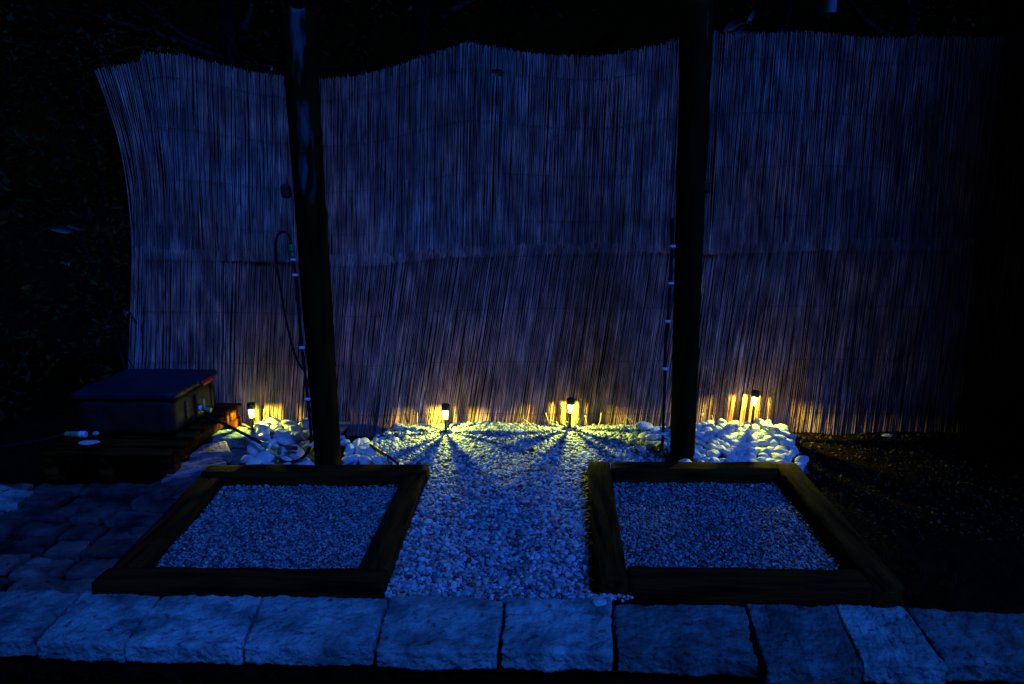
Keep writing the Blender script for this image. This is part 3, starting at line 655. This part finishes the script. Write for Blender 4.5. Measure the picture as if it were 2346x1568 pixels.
bush(-2.75, 4.62, 1.5, .38, 1800, 21, 'low dark leafy shrub between the tank and the left end of the fence', .05)

def tree(x, y, h, r, crown_r, seed, label, branch=()):
    root = empty('tree', (x, y, -.1)); tag(root, label, 'tree', 'dark trees behind the fence')
    obj('trunk', tube([(0, 0, 0), (.05*math.sin(seed), .04, h*.3), (.1*math.cos(seed), 0, h*.6), (.12, .05, h*.95)], lambda t: r*(1-.75*t)*(1+.06*math.sin(t*30)), 12, 10), M['bark'], root)
    rg = random.Random(seed); cs = []
    for k in range(7):
        a = k*.9+seed; z0 = h*rg.uniform(.45, .8); e = Vector((math.cos(a)*crown_r*.8, math.sin(a)*crown_r*.8, z0+rg.uniform(.3, 1)))
        obj('limb', tube([(.08, 0, z0), ((e.x)*.5, e.y*.5, z0+.3), e], lambda t: r*.35*(1-.8*t), 7, 6), M['bark'], root)
        cs.append(cloud(700, e, (crown_r*.5, crown_r*.5, crown_r*.36), seed*10+k, .3))
    cs.append(cloud(1200, (0, 0, h), (crown_r*.8, crown_r*.8, crown_r*.6), seed, .3))
    o = obj('crown', leafmesh('crown', np.concatenate(cs), .11, .5, .3, seed), M['leaf'], root); o['kind'] = 'stuff'
t1 = PY(975, 60, 7.0); tree(t1.x, 7.0, 5.2, .16, 1.6, 2, 'tree with a dim trunk rising behind the fence, between the two posts')
t2 = PY(1790, 40, 7.4); tree(t2.x, 7.4, 5.6, .13, 1.7, 5, 'tree behind the fence right of the right post, near the pale pipe')
tree(-3.4, 8.2, 6.2, .18, 2.0, 8, 'dark tree farther back on the left, above the shrubs')
tree(4.2, 8.6, 6.2, .18, 2.0, 9, 'dark tree farther back on the right, beyond the dim end of the fence')

def spray(px, py, Y, n, size, label, seed, spread=.06, m='litleaf', stem=True):
    p = PY(px, py, Y); rg = np.random.default_rng(seed)
    root = empty('leaf_spray', p); tag(root, label, 'leaf spray', 'pale leaf sprays in the dark')
    for k in range(n):
        c = rg.normal(0, spread, 3)*np.array([1, .3, .6]); L = size*rg.uniform(.7, 1.2); W = L*.22; a = rg.normal(.3, .7)
        bm = bmesh.new(); d = Vector((math.cos(a), -.2, math.sin(a)*.6)).normalized(); s = Vector((0, -.5, .85)).cross(d).cross(d).normalized()
        prev = None
        for t in np.linspace(0, 1, 7):
            ww = W*math.sin(math.pi*min(1, t*.92+.04))**.7; q = d*L*(t-.5)+Vector((0, 0, -.15*L*t*t))
            a1, a2, a3 = bm.verts.new(q+s*ww), bm.verts.new(q+Vector((0, .06*L, 0))), bm.verts.new(q-s*ww)
            if prev: bm.faces.new([prev[0], prev[1], a2, a1]); bm.faces.new([prev[1], prev[2], a3, a2])
            prev = (a1, a2, a3)
        obj('leaf', bm, M[m], root, tuple(c), True)
    if stem: obj('stem', tube([(0, .02, 0), (.02, .08, -.12), (.05, .2, -.35)], .004, 5, 4), M['bark'], root)
spray(150, 520, 3.5, 4, .11, 'pale leaves glowing faintly in the dark shrub, halfway up left of the fence', 3, .035)
spray(92, 648, 3.5, 1, .035, 'single small pale leaf low in the dark shrub near the left edge', 4, .005)
spray(157, 602, 3.5, 2, .03, 'two tiny leaves just below the brighter pale leaves on the left', 5, .012)
spray(150, 215, 3.6, 5, .10, 'faint cluster of leaves high up in the dark at the left', 6, .06, 'leaf')
spray(240, 748, 4.15, 5, .06, 'thin pale twig leaves just above the dark tank', 7, .05)
spray(293, 716, 4.30, 2, .05, 'pale leaf tip poking out at the left edge of the lower reed panel', 8, .01)
spray(1715, 52, 4.5, 5, .12, 'pale leaf cluster peeking over the fence right of the right post', 9, .04)
spray(1142, 165, 4.28, 3, .07, 'small pale leaf stuck on the reeds below the highest peak of the fence', 10, .012, stem=False)
spray(965, 132, 4.40, 3, .06, 'small leaf cluster on the top edge of the fence left of its peak', 11, .02)
spray(622, 158, 4.42, 3, .05, 'tiny leaf cluster above the fence just left of the leaning post', 12, .02)
spray(1385, 90, 5.0, 4, .14, 'very dim leaf cluster above the dip of the fence between the posts', 13, .05, 'leaf')

pp = PY(1897, 33, 5.2)
pipe = obj('pipe', lathe([(.046, 0), (.050, .004), (.050, 1.3), (.046, 1.304)], 24), M['pipe'], loc=(pp.x, 5.2, pp.z)); tag(pipe, 'pale round pipe end hanging above the right part of the fence', 'pipe')
br_ = obj('collar', lathe([(.052, 0), (.054, .003), (.054, .05), (.052, .053)], 24), M['black'], pipe, (0, 0, 1.1))

# grass in front of the kerb, litter on the soil
def blades(n, x0, x1, yf, zf, h, seed, name, label, m='grass'):
    rg = np.random.default_rng(seed); x = rg.uniform(x0, x1, n); dens = np.array([noise.noise(Vector((a*3, 0, seed))) for a in x]); k = dens+rg.uniform(-.4, .4, n) > -.1; x = x[k]; n = len(x)
    y = yf(x, rg); z = zf(x, y); hh = h*rg.uniform(.4, 1.2, n); a = rg.uniform(0, 6.28, n); w_ = .0025
    lean = np.stack([np.cos(a), np.sin(a)], 1)*(hh*.45)[:, None]
    B = np.stack([x, y, z], 1); s = np.stack([np.sin(a), -np.cos(a), 0*a], 1)*w_
    m1 = B+np.concatenate([lean*.3, (hh*.6)[:, None]], 1); tp_ = B+np.concatenate([lean, hh[:, None]], 1)
    V = np.stack([B-s, B+s, m1+s*.8, m1-s*.8, tp_+s*.15, tp_-s*.15], 1)
    F = (np.array([[0, 1, 2, 3], [3, 2, 4, 5]])[None]+(np.arange(n)*6)[:, None, None]).reshape(-1, 4)
    t = rg.uniform(.5, 1.4, n); T = np.repeat(np.stack([t, t, t], 1), 6, 0)
    o = obj(name, nmesh(name, V.reshape(-1, 3), F, T), M[m]); tag(o, label, 'grass', kind='stuff')
blades(9000, -2.6, 2.6, lambda x, rg: rg.uniform(1.55, 2.03, len(x)), lambda x, y: np.full(len(x), -.17), .085, 3, 'grass', 'dark grass in front of the stone kerb')
blades(5000, 1.45, 3.4, lambda x, rg: rg.uniform(2.5, 4.3, len(x)), lambda x, y: np.array([soilz(a, b) for a, b in zip(x, y)]), .03, 5, 'grass', 'sparse short grass on the dark soil right of the beds')
n = 1700; rg = np.random.default_rng(8); x = rg.uniform(1.5, 3.2, n); y = rg.uniform(3.0, 4.32, n)
C = np.stack([x, y, np.array([soilz(a, b) for a, b in zip(x, y)])+.006], 1)
o = obj('leaf_litter', leafmesh('leaf_litter', C, .022, .6, .0, 9), M['litter']); tag(o, 'small dry leaves and crumbs scattered on the dark soil right of the cobbles', 'leaf litter', kind='stuff')
p = PZ(2003, 981, .02); ck = bpy.data.objects.new('cobble', cob_meshes[1]); COL.objects.link(ck); ck.location = (p.x, 4.25, .03); ck.scale = (.026, .02, .012); tag(ck, 'lone small pale stone on the soil at the foot of the dim fence', 'stone')

# ------------------------------------------------------------------ unseen block added beyond the right edge to shade that end of the fence
blocker = empty('shade_blocker', (5.02, 3.95, -.17)); tag(blocker, 'unseen dark block added beyond the right end of the fence to shade it', 'blocker')
obj('blocker_body', rbox(1.45, 2.15, 2.6, .01, (2, 2, 2)), M['blocker'], blocker, (0, 0, 2.6))
obj('blocker_top', rbox(1.5, 2.2, .06, .01, (2, 2, 2)), M['bark'], blocker, (0, 0, 5.27))
